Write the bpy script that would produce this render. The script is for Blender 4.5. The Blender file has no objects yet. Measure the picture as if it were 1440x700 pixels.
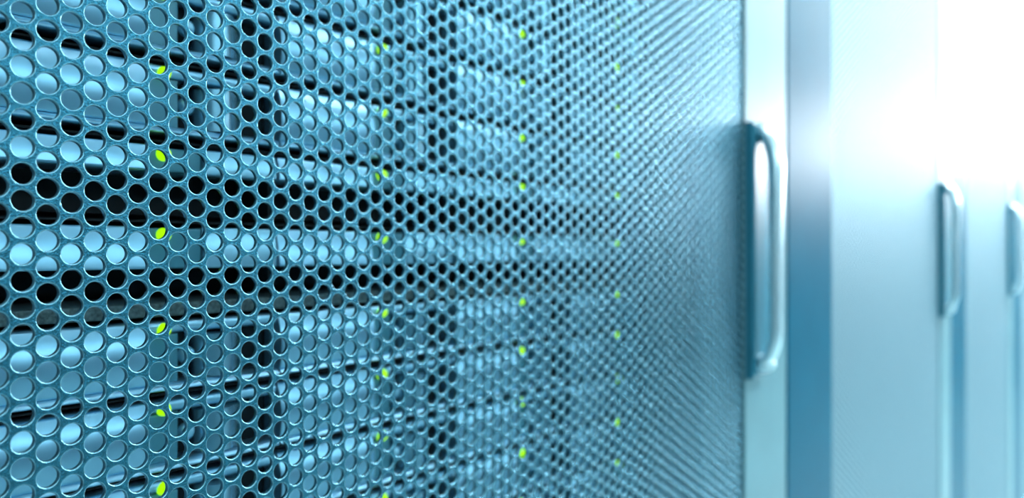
import bpy, math, random
import numpy as np
from math import radians as R, sin, cos, pi

random.seed(4)
scene = bpy.context.scene
C = scene.collection

# ------------------------------------------------------------------ camera
PITCH = 0.0075                      # hole pitch of the perforated doors
DIST = 32.744 * PITCH               # camera to door plane (y = 0)
H = 1.25                            # eye height
cam_d = bpy.data.cameras.new('camera')
cam = bpy.data.objects.new('camera', cam_d)
C.objects.link(cam)
cam.location = (0, -DIST, H)
cam.rotation_euler = (R(90), 0, R(38.784 - 90))
cam_d.sensor_width = 36
cam_d.lens = 28.0
cam_d.clip_start = 0.01
cam_d.dof.use_dof = True
cam_d.dof.focus_distance = 0.254
cam_d.dof.aperture_fstop = 7.4
scene.camera = cam

# ------------------------------------------------------------------ world, exposure
w = bpy.data.worlds.new('world')
scene.world = w
w.use_nodes = True
w.node_tree.nodes['Background'].inputs[0].default_value = (0.30, 0.62, 0.80, 1)
w.node_tree.nodes['Background'].inputs[1].default_value = 0.10
vs = scene.view_settings
vs.view_transform = 'Standard'
vs.look = 'None'
vs.gamma = 1
vs.use_curve_mapping = False
vs.exposure = -1.45
LAMP = (0.80, 0.94, 1.0)
LAMP_POWER = 4.0
NEAR_POWER = 20
AISLE_POWER = 165.0
END_FILL_POWER = 115.0
FRONT_POWER = 18.0


# ------------------------------------------------------------------ materials
def mat(name, col, rough=0.4, metal=0.0, spec=0.5, bump=0.0, bscale=900.0, var=0.0, vscale=60.0,
        emit=None, estr=1.0, coat=0.0):
    m = bpy.data.materials.new(name)
    m.use_nodes = True
    nt = m.node_tree
    b = nt.nodes['Principled BSDF']
    b.inputs['Base Color'].default_value = (*col, 1)
    b.inputs['Roughness'].default_value = rough
    b.inputs['Metallic'].default_value = metal
    b.inputs['Specular IOR Level'].default_value = spec
    b.inputs['Coat Weight'].default_value = coat
    b.inputs['Coat Roughness'].default_value = 0.12
    tc = nt.nodes.new('ShaderNodeTexCoord')
    if bump:
        n = nt.nodes.new('ShaderNodeTexNoise')
        n.inputs['Scale'].default_value = bscale
        n.inputs['Detail'].default_value = 3
        nt.links.new(tc.outputs['Object'], n.inputs['Vector'])
        bp = nt.nodes.new('ShaderNodeBump')
        bp.inputs['Strength'].default_value = bump
        bp.inputs['Distance'].default_value = 0.0004
        nt.links.new(n.outputs['Fac'], bp.inputs['Height'])
        nt.links.new(bp.outputs['Normal'], b.inputs['Normal'])
    if var:
        n2 = nt.nodes.new('ShaderNodeTexNoise')
        n2.inputs['Scale'].default_value = vscale
        n2.inputs['Detail'].default_value = 4
        nt.links.new(tc.outputs['Object'], n2.inputs['Vector'])
        r = nt.nodes.new('ShaderNodeValToRGB')
        r.color_ramp.elements[0].position = 0.3
        r.color_ramp.elements[1].position = 0.7
        r.color_ramp.elements[0].color = (*[c * (1 - var) for c in col], 1)
        r.color_ramp.elements[1].color = (*[min(1, c * (1 + var)) for c in col], 1)
        nt.links.new(n2.outputs['Fac'], r.inputs['Fac'])
        nt.links.new(r.outputs['Color'], b.inputs['Base Color'])
    if emit:
        b.inputs['Emission Color'].default_value = (*emit, 1)
        b.inputs['Emission Strength'].default_value = estr
    return m


M = dict(
    lit_door=mat('door_paint_lightened', (0.19, 0.31, 0.36), 0.50, 0.7, 0.5, 0.2, 2200, 0.05, 600),  # same door paint, lightened: brightness at grazing view put into the colour
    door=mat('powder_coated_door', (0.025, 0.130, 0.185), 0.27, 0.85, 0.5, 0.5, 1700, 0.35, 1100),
    flange=mat('pale_flange', (0.26, 0.48, 0.57), 0.45, 0.1, 0.5, 0.03, 400, 0.04, 60),
    rim=mat('punched_bare_edge', (0.19, 0.38, 0.46), 0.26, 0.8, 0.6, 0.1, 1500, 0.06, 900),
    stile=mat('painted_stile', (0.115, 0.225, 0.255), 0.36, 0.0, 0.12, 0.05, 500, 0.05, 30),
    post=mat('blue_gloss_post', (0.006, 0.085, 0.135), 0.36, 0.0, 0.022, 0.02, 300, 0.05, 20),
    shell=mat('rack_shell', (0.02, 0.05, 0.065), 0.5, 0.2, 0.5, 0.1, 600, 0.1, 40),
    rail=mat('zinc_rail', (0.32, 0.58, 0.68), 0.35, 0.5, 0.5, 0.05, 400, 0.08, 50),
    caddy=mat('silver_caddy', (0.36, 0.70, 0.90), 0.30, 0.85, 0.6, 0.0, 500, 0.02, 40),
    latch=mat('grey_latch', (0.34, 0.68, 0.86), 0.26, 0.7, 0.6, 0.04, 700, 0.06, 150),
    ledpanel=mat('teal_led_panel', (0.07, 0.27, 0.36), 0.3, 0.1, 0.5, 0.05, 700, 0.06, 150),
    black=mat('black_plastic', (0.004, 0.010, 0.013), 0.6, 0, 0.25, 0.1, 900, 0.2, 200),
    foam=mat('grey_vent_foam', (0.07, 0.12, 0.13), 0.7, 0.1, 0.4, 1.0, 1400, 0.5, 700),
    led=mat('green_led', (0.25, 0.6, 0.0), 0.3, 0, 0.4, emit=(0.40, 1.0, 0.0), estr=2.8),
    chrome=mat('bright_metal', (0.78, 0.89, 0.93), 0.28, 0.8, 0.5, 0.03, 400, 0.04, 60),
    handle=mat('handle_housing', (0.03, 0.16, 0.22), 0.3, 0.0, 0.2, 0.04, 500, 0.05, 60),
    floor=mat('floor_tile', (0.32, 0.46, 0.47), 0.3, 0, 0.5, 0.05, 50, 0.08, 3),
    ceil=mat('ceiling_tile', (0.65, 0.78, 0.82), 0.8, 0, 0.3, 0.2, 120, 0.05, 8),
    wall=mat('dark_wall', (0.03, 0.09, 0.12), 0.6, 0, 0.4, 0.1, 60, 0.1, 2),
    reflector=mat('pale_reflector', (0.80, 0.86, 0.88), 0.6, 0, 0.4, 0.1, 60, 0.05, 2),
    end_fill=mat('end_fill_glow', (0.8, 0.9, 0.95), 0.4, 0, 0.3, emit=(0.92, 0.96, 1.0), estr=END_FILL_POWER),  # glow of the added end-wall band
    front_fill=mat('front_fill_glow', (0.8, 0.9, 0.95), 0.5, 0, 0.3, emit=(0.60, 0.90, 1.0), estr=FRONT_POWER),  # glow of the added front-wall band
    lampframe=mat('lamp_frame', (0.7, 0.8, 0.84), 0.4, 0.2, 0.5, 0.02, 90, 0.03, 10),
    diffuser=mat('lamp_diffuser', (0.8, 0.9, 0.95), 0.5, 0, 0.3, emit=LAMP, estr=LAMP_POWER),
    near=mat('near_lamp_diffuser', (0.8, 0.9, 0.95), 0.5, 0, 0.3, emit=LAMP, estr=NEAR_POWER),
    aisle=mat('aisle_lamp_diffuser', (0.8, 0.9, 0.95), 0.5, 0, 0.3, emit=LAMP, estr=AISLE_POWER),
)


# ------------------------------------------------------------------ helpers
class MB:
    def __init__(s):
        s.v, s.f, s.sm = [], [], []

    def add(s, vs, fs, smooth=False):
        o = len(s.v)
        s.v += [tuple(p) for p in vs]
        for f in fs:
            s.f.append(tuple(i + o for i in f))
            s.sm.append(smooth)
        return s

    def box(s, x0, x1, y0, y1, z0, z1, b=0.0):
        """box with chamfered edges (b) on its front (-y) face"""
        if b <= 0:
            vs = [(x0, y0, z0), (x1, y0, z0), (x1, y1, z0), (x0, y1, z0),
                  (x0, y0, z1), (x1, y0, z1), (x1, y1, z1), (x0, y1, z1)]
            fs = [(0, 1, 5, 4), (1, 2, 6, 5), (2, 3, 7, 6), (3, 0, 4, 7), (4, 5, 6, 7), (3, 2, 1, 0)]
            return s.add(vs, fs)
        rings = [(y0, b), (y0 + b * 0.3, b * 0.3), (y0 + b, 0), (y1, 0)]
        vs = []
        for y, i in rings:
            vs += [(x0 + i, y, z0 + i), (x1 - i, y, z0 + i), (x1 - i, y, z1 - i), (x0 + i, y, z1 - i)]
        fs = [(0, 1, 2, 3), (15, 14, 13, 12)]
        for k in range(3):
            for j in range(4):
                a, c = k * 4 + j, k * 4 + (j + 1) % 4
                fs.append((a, a + 4, c + 4, c))
        return s.add(vs, fs)

    def sweep_x(s, prof, x0, x1, smooth=True, n=1):
        """closed (y,z) profile extruded along x, capped"""
        k = len(prof)
        vs = []
        for i in range(n + 1):
            x = x0 + (x1 - x0) * i / n
            vs += [(x, y, z) for y, z in prof]
        fs = []
        for i in range(n):
            for j in range(k):
                a, c = i * k + j, i * k + (j + 1) % k
                fs.append((a, c, c + k, a + k))
        s.add(vs, fs, smooth)
        s.add([(x0, y, z) for y, z in prof], [tuple(range(k - 1, -1, -1))])
        s.add([(x1, y, z) for y, z in prof], [tuple(range(k))])
        return s

    def sweep_z(s, prof, z0, z1, smooth=True):
        """closed (x,y) profile extruded along z, capped"""
        k = len(prof)
        vs = [(x, y, z0) for x, y in prof] + [(x, y, z1) for x, y in prof]
        fs = [(j, (j + 1) % k, (j + 1) % k + k, j + k) for j in range(k)]
        s.add(vs, fs, smooth)
        s.add([(x, y, z0) for x, y in prof], [tuple(range(k - 1, -1, -1))])
        s.add([(x, y, z1) for x, y in prof], [tuple(range(k))])
        return s

    def dome(s, cx, cz, y, r, d, n=20, rings=5):
        """rounded lens bulging towards -y"""
        vs, fs = [], []
        for i in range(rings):
            a = (pi / 2) * i / rings
            rr, yy = r * cos(a), y - d * sin(a)
            vs += [(cx + rr * cos(2 * pi * j / n), yy, cz + rr * sin(2 * pi * j / n)) for j in range(n)]
        vs.append((cx, y - d, cz))
        for i in range(rings - 1):
            for j in range(n):
                a, c = i * n + j, i * n + (j + 1) % n
                fs.append((a, a + n, c + n, c))
        t = len(vs) - 1
        b = (rings - 1) * n
        for j in range(n):
            fs.append((b + j, t, b + (j + 1) % n))
        return s.add(vs, fs, True)

    def build(s, name, m, parent=None):
        me = bpy.data.meshes.new(name)
        me.from_pydata(s.v, [], s.f)
        me.polygons.foreach_set('use_smooth', s.sm)
        me.materials.append(m)
        me.validate()
        import bmesh
        bm = bmesh.new()
        bm.from_mesh(me)
        bmesh.ops.recalc_face_normals(bm, faces=bm.faces)
        bm.to_mesh(me)
        bm.free()
        o = bpy.data.objects.new(name, me)
        C.objects.link(o)
        o.parent = parent
        return o


def thing(name, label, cat, loc=(0, 0, 0), group=None):
    o = bpy.data.objects.new(name, None)
    o.empty_display_size = 0.05
    C.objects.link(o)
    o.location = loc
    o['label'] = label
    o['category'] = cat
    if group:
        o['group'] = group
    return o


def copy_tree(o, parent=None):
    c = o.copy()
    C.objects.link(c)
    c.parent = parent
    for ch in list(o.children):
        copy_tree(ch, c)
    return c


def struct(o):
    o['kind'] = 'structure'
    return o


# ------------------------------------------------------------------ room
RX0, RX1, RY0, RY1, RZ = -5.0, 8.6, -4.6, 1.05, 3.30
struct(MB().box(RX0, RX1, RY0, RY1, -0.1, 0.0).build('floor', M['floor']))
struct(MB().box(RX0, RX1, RY0, RY1, RZ, RZ + 0.1).build('ceiling', M['ceil']))
struct(MB().box(RX0, RX1, RY1, RY1 + 0.1, 0, RZ).build('wall_back', M['wall']))
struct(MB().box(RX0, RX1, RY0 - 0.1, RY0, 0, 2.4).box(RX0, RX1, RY0 - 0.1, RY0, 3.22, RZ).build('wall_front', M['wall']))
wf = MB().box(RX0, RX1, RY0 - 0.07, RY0 - 0.02, 2.4, 2.44).box(RX0, RX1, RY0 - 0.07, RY0 - 0.02, 3.18, 3.22)
for i in range(13):
    wf.box(RX0 + i * 1.13, RX0 + i * 1.13 + 0.04, RY0 - 0.07, RY0 - 0.02, 2.44, 3.18)
wo = struct(wf.build('fill_window_2', M['lampframe']))
for i in range(12):                               # unseen glowing band, added to brighten the upper door metal and caddies
    MB().box(RX0 + i * 1.13 + 0.04, RX0 + i * 1.13 + 1.13, RY0 - 0.05, RY0 - 0.04, 2.44, 3.18).build('pane', M['front_fill'], wo)
struct(MB().box(RX0 - 0.1, RX0, RY0, RY1, 0, RZ).build('wall_left', M['wall']))
WY0, WY1, WZ0, WZ1 = -4.4, -0.05, 2.00, 2.72      # unseen glowing band in the end wall, added to whiten the farther doors
wr = MB().box(RX1, RX1 + 0.1, RY0, WY0, 0, RZ).box(RX1, RX1 + 0.1, WY1, RY1, 0, RZ)
wr.box(RX1, RX1 + 0.1, WY0, WY1, 0, WZ0).box(RX1, RX1 + 0.1, WY0, WY1, WZ1, RZ)
struct(wr.build('wall_right', M['wall']))
dr = struct(MB().box(RX1 - 0.05, RX1 - 0.001, -2.25, -1.30, 0.005, 1.97, 0.004).build('reflector_door', M['reflector']))  # unseen pale door, added to reflect light onto the second rack's door
MB().box(RX1 - 0.12, RX1 - 0.05, -1.45, -1.42, 0.95, 1.10, 0.004).build('door_handle', M['chrome'], dr)  # pull of the same added door
wf = MB()
for y in (WY0, WY0 + 1.1, WY0 + 2.2, WY0 + 3.3, WY1 - 0.04):
    wf.box(RX1 + 0.02, RX1 + 0.07, y, y + 0.04, WZ0, WZ1)
wf.box(RX1 + 0.02, RX1 + 0.07, WY0, WY1, WZ0, WZ0 + 0.04).box(RX1 + 0.02, RX1 + 0.07, WY0, WY1, WZ1 - 0.04, WZ1)
wo = struct(wf.build('fill_window_1', M['lampframe']))
MB().box(RX1 + 0.04, RX1 + 0.05, WY0 + 0.04, WY1 - 0.04, WZ0 + 0.04, WZ1 - 0.04).build('pane', M['end_fill'], wo)


def added_ceiling_light(x, y, label):  # unseen lamps, invented to account for the light from above
    t = thing('added_ceiling_light', label, 'lamp', (x, y, 2.72), 'added ceiling lights over the aisle')
    fr = MB()
    a, b = 0.62, 0.17
    fr.box(-a, a, -b, -b + 0.02, -0.03, 0.03).box(-a, a, b - 0.02, b, -0.03, 0.03)
    fr.box(-a, -a + 0.02, -b, b, -0.03, 0.03).box(a - 0.02, a, -b, b, -0.03, 0.03)
    fr.build('frame', M['lampframe'], t)
    for wx in (-0.5, 0.5):
        MB().box(wx - 0.002, wx + 0.002, -0.002, 0.002, 0.02, RZ - 2.72).build('suspension_wire', M['lampframe'], t)
    MB().box(-a + 0.02, a - 0.02, -b + 0.02, b - 0.02, -0.02, 0.02).build('diffuser', M[('aisle' if x > 1.5 else 'near') if y > -1 else 'diffuser'], t)


ordn = ['nearest', 'second', 'third', 'fourth', 'fifth', 'sixth', 'seventh', 'eighth']
rows = ((-0.75, -0.62, 1.26, 8, 'above the aisle'), (-2.2, 0.3, 2.2, 3, 'in the middle of the room'), (-3.6, 0.3, 2.2, 3, 'beside the far wall'))
for y, x0, dx, n, where in rows:
    for i in range(n):
        added_ceiling_light(x0 + dx * i, y, f'{ordn[i]} added long white ceiling lamp of the line {where}')


# ------------------------------------------------------------------ perforated sheet
def perf_cells(cx, cz, N, rings, full_back):
    """hexagonal cells with one punched hole each; arrays of vertices and quads"""
    th = np.arange(N) * 2 * pi / N
    phi = (np.degrees(th) - 30 + 30) % 60 - 30
    rh = (PITCH / 2) / np.cos(np.radians(phi))
    prof = [(rh, 0.0)] + [(np.full(N, r), y) for r, y in rings]
    if full_back:
        prof += [(rh, rings[-1][1])]
    P = len(prof)
    base = np.zeros((P * N, 3))
    for i, (r, y) in enumerate(prof):
        base[i * N:(i + 1) * N, 0] = r * np.cos(th)
        base[i * N:(i + 1) * N, 1] = y
        base[i * N:(i + 1) * N, 2] = r * np.sin(th)
    q, sm, rim = [], [], []
    for i in range(P - 1):
        for j in range(N):
            a, c = i * N + j, i * N + (j + 1) % N
            q.append((a, c, c + N, a + N))
            sm.append(0 < i < P - 1 - (1 if full_back else 0))
            rim.append(0 < i < P - 2 - (1 if full_back else 0))
    q = np.array(q)
    n = len(cx)
    ctr = np.stack([cx, np.zeros(n), cz], 1)
    V = (ctr[:, None, :] + base[None]).reshape(-1, 3)
    Q = (q[None] + (np.arange(n) * P * N)[:, None, None]).reshape(-1, 4)
    S = np.tile(np.array(sm), n)
    return V, Q, S, np.tile(np.array(rim), n)


def perf_sheet(name, x_first, ncol, z_off, zr, near, parent, m):
    qx = PITCH * math.sqrt(3) / 2
    pts = []
    nr = int(zr / PITCH)
    for k in range(ncol):
        for r in range(-nr, nr + 1):
            pts.append((x_first + k * qx, z_off + (r + 0.5 * (k % 2)) * PITCH))
    pts = np.array(pts)
    hi = near(pts[:, 0], pts[:, 1])
    r0 = 0.395 * PITCH
    parts = []
    if hi.any():
        parts.append(perf_cells(pts[hi, 0], pts[hi, 1], 24,
                                [(r0 + .00034, 0.0), (r0 + .00020, .00006), (r0 + .00007, .00022), (r0, .00050), (r0, .0016)], True))
    lo = ~hi
    N = 12 if hi.any() else 6
    parts.append(perf_cells(pts[lo, 0], pts[lo, 1], N,
                            [(r0 + .0003, 0.0), (r0, .0004), (r0, .0016)] if N == 12 else [(r0 * 1.05, 0.0), (r0 * 1.05, .0016)], False))
    off = 0
    Vs, Qs, Ss, Rs = [], [], [], []
    for V, Q, S, rm in parts:
        Vs.append(V); Qs.append(Q + off); Ss.append(S); Rs.append(rm); off += len(V)
    V, Q, S = np.concatenate(Vs), np.concatenate(Qs), np.concatenate(Ss)
    me = bpy.data.meshes.new(name)
    me.vertices.add(len(V))
    me.vertices.foreach_set('co', V.ravel())
    me.loops.add(Q.size)
    me.loops.foreach_set('vertex_index', Q.ravel().astype(np.int32))
    me.polygons.add(len(Q))
    me.polygons.foreach_set('loop_start', (np.arange(len(Q)) * 4).astype(np.int32))
    me.polygons.foreach_set('use_smooth', S)
    me.update(calc_edges=True)
    me.materials.append(m)
    me.materials.append(M['rim'])
    me.polygons.foreach_set('material_index', np.concatenate(Rs).astype(np.int32))   # punched edges are bare metal
    o = bpy.data.objects.new(name, me)
    C.objects.link(o)
    o.parent = parent
    return o


# ------------------------------------------------------------------ racks
def door_handle(parent, x):
    """D pull handle on a long housing plate, local z = 0 at its middle"""
    hx = x
    h = MB().box(hx, hx + 0.036, -0.0085, 0.001, -0.100, 0.098, 0.003).build('handle', M['handle'], parent)
    lv = MB()
    path = []                                     # (protrusion, z) of the lever's centre line
    for i in range(9):
        a = pi / 2 * i / 8
        path.append((0.006 + 0.0145 * sin(a), 0.060 + 0.033 * cos(a)))
    path.append((0.0205, 0.0))
    for i in range(7):
        a = pi / 2 * i / 6
        path.append((0.009 + 0.0115 * cos(a), -0.062 - 0.026 * sin(a)))
    K = 10
    vs, fs = [], []
    cxm = hx + 0.0135
    for i, (p, z) in enumerate(path):
        j0, j1 = max(0, i - 1), min(len(path) - 1, i + 1)
        tp, tz = path[j1][0] - path[j0][0], path[j1][1] - path[j0][1]
        l = math.hypot(tp, tz)
        np_, nz = -tz / l, tp / l
        for j in range(K):
            a = 2 * pi * j / K
            u, v = 0.0085 * cos(a), (0.0062 if z > 0.05 else 0.0045) * sin(a)
            vs.append((cxm + u, -(p + v * np_), z + v * nz))
    for i in range(len(path) - 1):
        for j in range(K):
            a, c = i * K + j, i * K + (j + 1) % K
            fs.append((a, c, c + K, a + K))
    fs.append(tuple(range(K)))
    fs.append(tuple((len(path) - 1) * K + j for j in range(K)))
    lv.add(vs, fs, True)
    lv.build('lever', M['chrome'], h)
    MB().dome(cxm, -0.089, -0.008, 0.0075, 0.012).build('lock_cylinder', M['chrome'], h)
    return h


def rack(x0, x1, px0, px1, label, near=None, first=None):
    t = thing('server_rack', label, 'server rack', (x0, 0, 0), 'server racks standing in a row')
    W = x1 - x0
    a, b = px0 - x0, px1 - x0
    ZT, ZB, PZ = 1.98, 0.06, 0.62
    # cabinet shell
    MB().box(0.0, 0.004, 0.03, 0.98, 0.02, 2.0).build('side_panel', M['rail'], t)
    MB().box(W - 0.004, W, 0.03, 0.98, 0.02, 2.0).build('side_panel', M['rail'], t)
    MB().box(0.004, W - 0.004, 0.03, 0.98, 1.985, 2.0).build('top_panel', M['shell'], t)
    MB().box(0.004, W - 0.004, 0.03, 0.98, 0.02, 0.035).build('bottom_panel', M['shell'], t)
    MB().box(0.004, W - 0.004, 0.965, 0.98, 0.035, 1.985).build('rear_panel', M['shell'], t)
    for fx in (0.04, W - 0.08):
        for fy in (0.06, 0.90):
            MB().box(fx, fx + 0.04, fy, fy + 0.04, 0.0, 0.021).build('foot', M['shell'], t)
    # door: bright latch stile, glossy hinge post, rails above and below the perforated field
    d = MB()
    d.box(b, W - 0.002, -0.0015, 0.022, ZB, ZT, 0.0012)
    d.build('door', M['stile'], t)
    doo = t.children[-1]
    MB().box(0.002, a, -0.001, 0.022, ZB, ZT, 0.0012).build('hinge_stile', M['post'], doo)
    MB().box(a, b, -0.001, 0.018, H + PZ, ZT, 0.001).build('top_rail', M['door'], doo)
    MB().box(a, b, -0.001, 0.018, ZB, H - PZ, 0.001).build('bottom_rail', M['door'], doo)
    MB().box(a, a + 0.006, 0.0024, 0.012, H - PZ, H + PZ).build('sheet_edge', M['door'], doo)
    MB().box(b - 0.066, b, 0.0030, 0.0055, H - PZ, H + PZ).build('backing_flange', M['flange'], doo)
    if first is None:
        qx = PITCH * math.sqrt(3) / 2
        n = int((b - a) / qx) + 1
        s = perf_sheet('perforated_sheet', a, n, 0.0, PZ, near or (lambda x, z: x < -99), doo, M['door' if near else 'lit_door'])
        s.location = (0, 0, H)
    else:
        s = first.copy()
        C.objects.link(s)
        s.parent = doo
    h = door_handle(t, 0.0)
    h.location = (W - 0.0905, 0, H)
    return t, s


QX = PITCH * math.sqrt(3) / 2
COL0 = 11.704 * PITCH                # first hole column in view
R1X0, R1X1 = -0.048, 0.6812
pf = COL0 - 10 * QX
r1, s1 = rack(R1X0, R1X1, pf, COL0 + 77.3 * QX,
              'nearest server rack with sharp round-holed door and green lights behind it',
              near=lambda x, z: (x < 0.40 - R1X0) & (np.abs(z) < 0.19))
s1.location.z = H - 0.19 * PITCH
PER = 0.720
XS = 0.6825
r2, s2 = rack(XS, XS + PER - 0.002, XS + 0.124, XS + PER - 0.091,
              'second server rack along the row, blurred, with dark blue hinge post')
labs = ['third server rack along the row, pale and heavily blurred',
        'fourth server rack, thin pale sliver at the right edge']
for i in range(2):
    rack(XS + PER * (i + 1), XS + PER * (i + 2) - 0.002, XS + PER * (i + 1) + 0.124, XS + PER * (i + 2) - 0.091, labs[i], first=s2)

# ------------------------------------------------------------------ drive chassis and caddies inside the nearest rack
DS = 0.2961 - DIST                   # depth of the caddy fronts behind the door
HR, HU, WR = 0.0305, 0.0311, 0.1112              # row pitch, column pitch
CX = 0.2961 * 0.5233 - 0.545 * WR    # left end of the first column
ZC = H + 0.0085                      # top of the lowest upper row
ZD = H - 0.0280                      # top of the highest lower row
HB = 0.0262                          # caddy height
NU, NL = 8, 7

# mounting rails of the rack (parts of it)
for rx0, rx1 in ((CX - 0.045, CX - 0.001), (CX + 4 * WR + 0.001, CX + 4 * WR + 0.060)):
    rl = MB()
    rl.box(rx0, rx1, DS + 0.006, DS + 0.010, 0.05, 1.98).box(rx0, rx0 + 0.003, DS + 0.01, DS + 0.05, 0.05, 1.98)
    o = rl.build('mounting_rail', M['rail'], r1)
    o.location.x = -R1X0


def chassis(name, label, ztop, zbot):
    t = thing(name, label, 'drive chassis', (CX, DS, zbot), 'drive chassis in the nearest rack')
    hh = ztop - zbot
    W4 = 4 * WR
    MB().box(-0.0008, W4 + 0.0008, 0.046, 0.60, 0, hh).build('case', M['black'], t)
    MB().box(-0.0008, 0, 0.004, 0.046, 0, hh).build('side_wall', M['black'], t)
    MB().box(W4, W4 + 0.0008, 0.004, 0.046, 0, hh).build('side_wall', M['black'], t)
    for sx in (-0.020, W4 + 0.001):
        MB().box(sx, sx + 0.019, 0.0015, 0.0055, 0.001, hh - 0.001, 0.001).build('mounting_ear', M['rail'], t)
    return t


up = chassis('drive_chassis', 'upper drive chassis, ending in a dark textured strip at eye level', ZC + HU * (NU - 1) + 0.003, H - 0.0268)
lo = chassis('drive_chassis', 'lower drive chassis, starting just below the dark textured strip', ZD + 0.0006, ZD - HR * NL - 0.001)
# textured vent strip at the bottom of the upper chassis, thin dividers between the rows
MB().box(0, 4 * WR, 0.001, 0.046, 0.0008, 0.0058, 0.0006).build('vent_strip', M['foam'], up)
for k in range(NU - 1):
    z = ZC + HU * k + 0.0018 - (H - 0.0268)
    MB().box(0, 4 * WR, 0.003, 0.046, z, z + 0.0007).build('divider', M['black'], up)
for k in range(NL):
    z = ZD - HR * (k + 1) + 0.0018 - (ZD - HR * NL - 0.001)
    MB().box(0, 4 * WR, 0.003, 0.046, z, z + 0.0007).build('divider', M['black'], lo)

LX, LZ = 0.545 * WR, -0.0031


def bulge(hh, y_back, n=12, top=30.0, bot=-14.0, y_bot=-0.0015):
    """front profile: leaning back at the top so that it faces the lamps, upright at the bottom"""
    seg = [math.tan(R(bot + (top - bot) * (1 - (i + 0.5) / n) ** 1.3)) * hh / n for i in range(n)]
    y = y_bot + sum(seg)
    p = [(y, 0.0)]
    for i in range(n):
        y -= seg[i]
        p.append((y, -hh * (i + 1) / n))
    return p + [(y_back, -hh), (y_back, 0)]


def make_full():
    t = thing('drive_caddy', '', 'drive caddy')
    MB().box(0.0006, WR - 0.0006, 0.010, 0.044, -HB + 0.0008, -0.0008).build('tray', M['black'], t)
    hd = MB().sweep_x(bulge(HB - 0.0026, 0.011, 26), 0.0006, 0.0535).build('handle_face', M['caddy'], t)
    MB().sweep_x([(-0.0020, -HB), (-0.0026, -HB + 0.0004), (-0.0024, -HB + 0.0008), (-0.0016, -HB + 0.0020), (-0.0004, -HB + 0.0026), (0.011, -HB + 0.0026), (0.011, -HB)],
                 0.0006, WR - 0.0006).build('bottom_lip', M['caddy'], t)
    MB().sweep_x([(0.0016, 0), (0.0004, -0.0006), (0.0, -0.0018), (0.0004, -0.0036), (0.0016, -0.0044), (0.011, -0.0044), (0.011, 0)],
                 0.0540, WR - 0.0006).build('top_strip', M['caddy'], t)
    pn = MB().box(0.0540, 0.0670, 0.0012, 0.011, -HB + 0.0024, -0.0050, 0.0008).build('led_panel', M['ledpanel'], t)
    MB().dome(LX, LZ, 0.0010, 0.0027, 0.0040).build('led', M['led'], pn)
    # round release button and tall convex latch
    MB().dome(0.0715, -0.0140, 0.004, 0.0036, 0.0034, 18, 5).build('release_button', M['latch'], t)
    pr = [(0.0765 + 0.019 * i / 12, 0.0050 - 0.0075 * sin(pi * (i / 12) ** 0.8)) for i in range(13)]
    pr += [(0.0955, 0.0105), (0.0765, 0.0105)]
    MB().sweep_z(pr, -HB + 0.0030, -0.0062).build('latch', M['latch'], t)
    return t


def make_slim(hh):  # black opening modelled in place of a dark reflection on the caddy face
    t = thing('drive_caddy', '', 'drive caddy')
    tr = MB()
    tr.box(0.0006, WR - 0.0006, 0.030, 0.044, -HB + 0.0008, -0.0008)
    tr.box(0.0006, 0.0016, 0.004, 0.030, -HB + 0.0008, -hh)
    tr.box(WR - 0.0016, WR - 0.0006, 0.004, 0.030, -HB + 0.0008, -hh)
    tr.build('tray', M['black'], t)
    MB().sweep_x(bulge(hh, 0.030, 18, 24.0, 4.0, -0.0015), 0.0006, 0.0535).build('front_bar', M['caddy'], t)
    MB().sweep_x(bulge(hh, 0.030, 18, 16.0, 0.0, -0.0005), 0.0770, WR - 0.0006).build('front_bar', M['latch'], t)
    pn = MB().box(0.0540, 0.0765, 0.0012, 0.030, -hh, -0.0006, 0.0006).build('led_panel', M['ledpanel'], t)
    MB().dome(LX, LZ, 0.0010, 0.0027, 0.0040).build('led', M['led'], pn)
    return t


protos = {'full': make_full(), 9: make_slim(0.0096), 16: make_slim(0.0160)}
used = set()
cols = ['first', 'second', 'third', 'fourth']
nums = ['first', 'second', 'third', 'fourth', 'fifth', 'sixth', 'seventh', 'eighth']


def place(kind, c, z, label):
    p = protos[kind]
    if kind in used:
        p = copy_tree(p)
    used.add(kind)
    p.location = (CX + c * WR, DS, z)
    p['label'] = label
    p['group'] = 'drive caddies behind the nearest perforated door'


for c in range(4):
    for k in range(NU):
        kind = 16 if k == 0 else 9 if k == 1 else 'full'
        look = {16: 'slim silver caddy, lower half open in place of a dark reflection', 9: 'thin silver caddy above black opening in place of a dark reflection',
                'full': 'silver drive caddy, green light'}[kind]
        place(kind, c, ZC + HU * k, f'{look}, {cols[c]} column from left, {nums[k]} row above textured strip')
    for k in range(NL):
        place('full', c, ZD - HR * k, f'silver drive caddy, green light, {cols[c]} column from left, {nums[k]} row below textured strip')

# blanking panels above and below the chassis
for z0, z1, lab in ((ZC + HU * (NU - 1) + 0.004, 1.95, 'dark blanking panel above the upper drive chassis'),
                    (0.08, ZD - HR * NL - 0.002, 'dark blanking panel under the lower drive chassis')):
    o = MB().box(CX - 0.019, CX + 4 * WR + 0.019, DS + 0.0015, DS + 0.0055, z0, z1, 0.001).build('blanking_panel', M['shell'])
    o['label'] = lab
    o['category'] = 'panel'
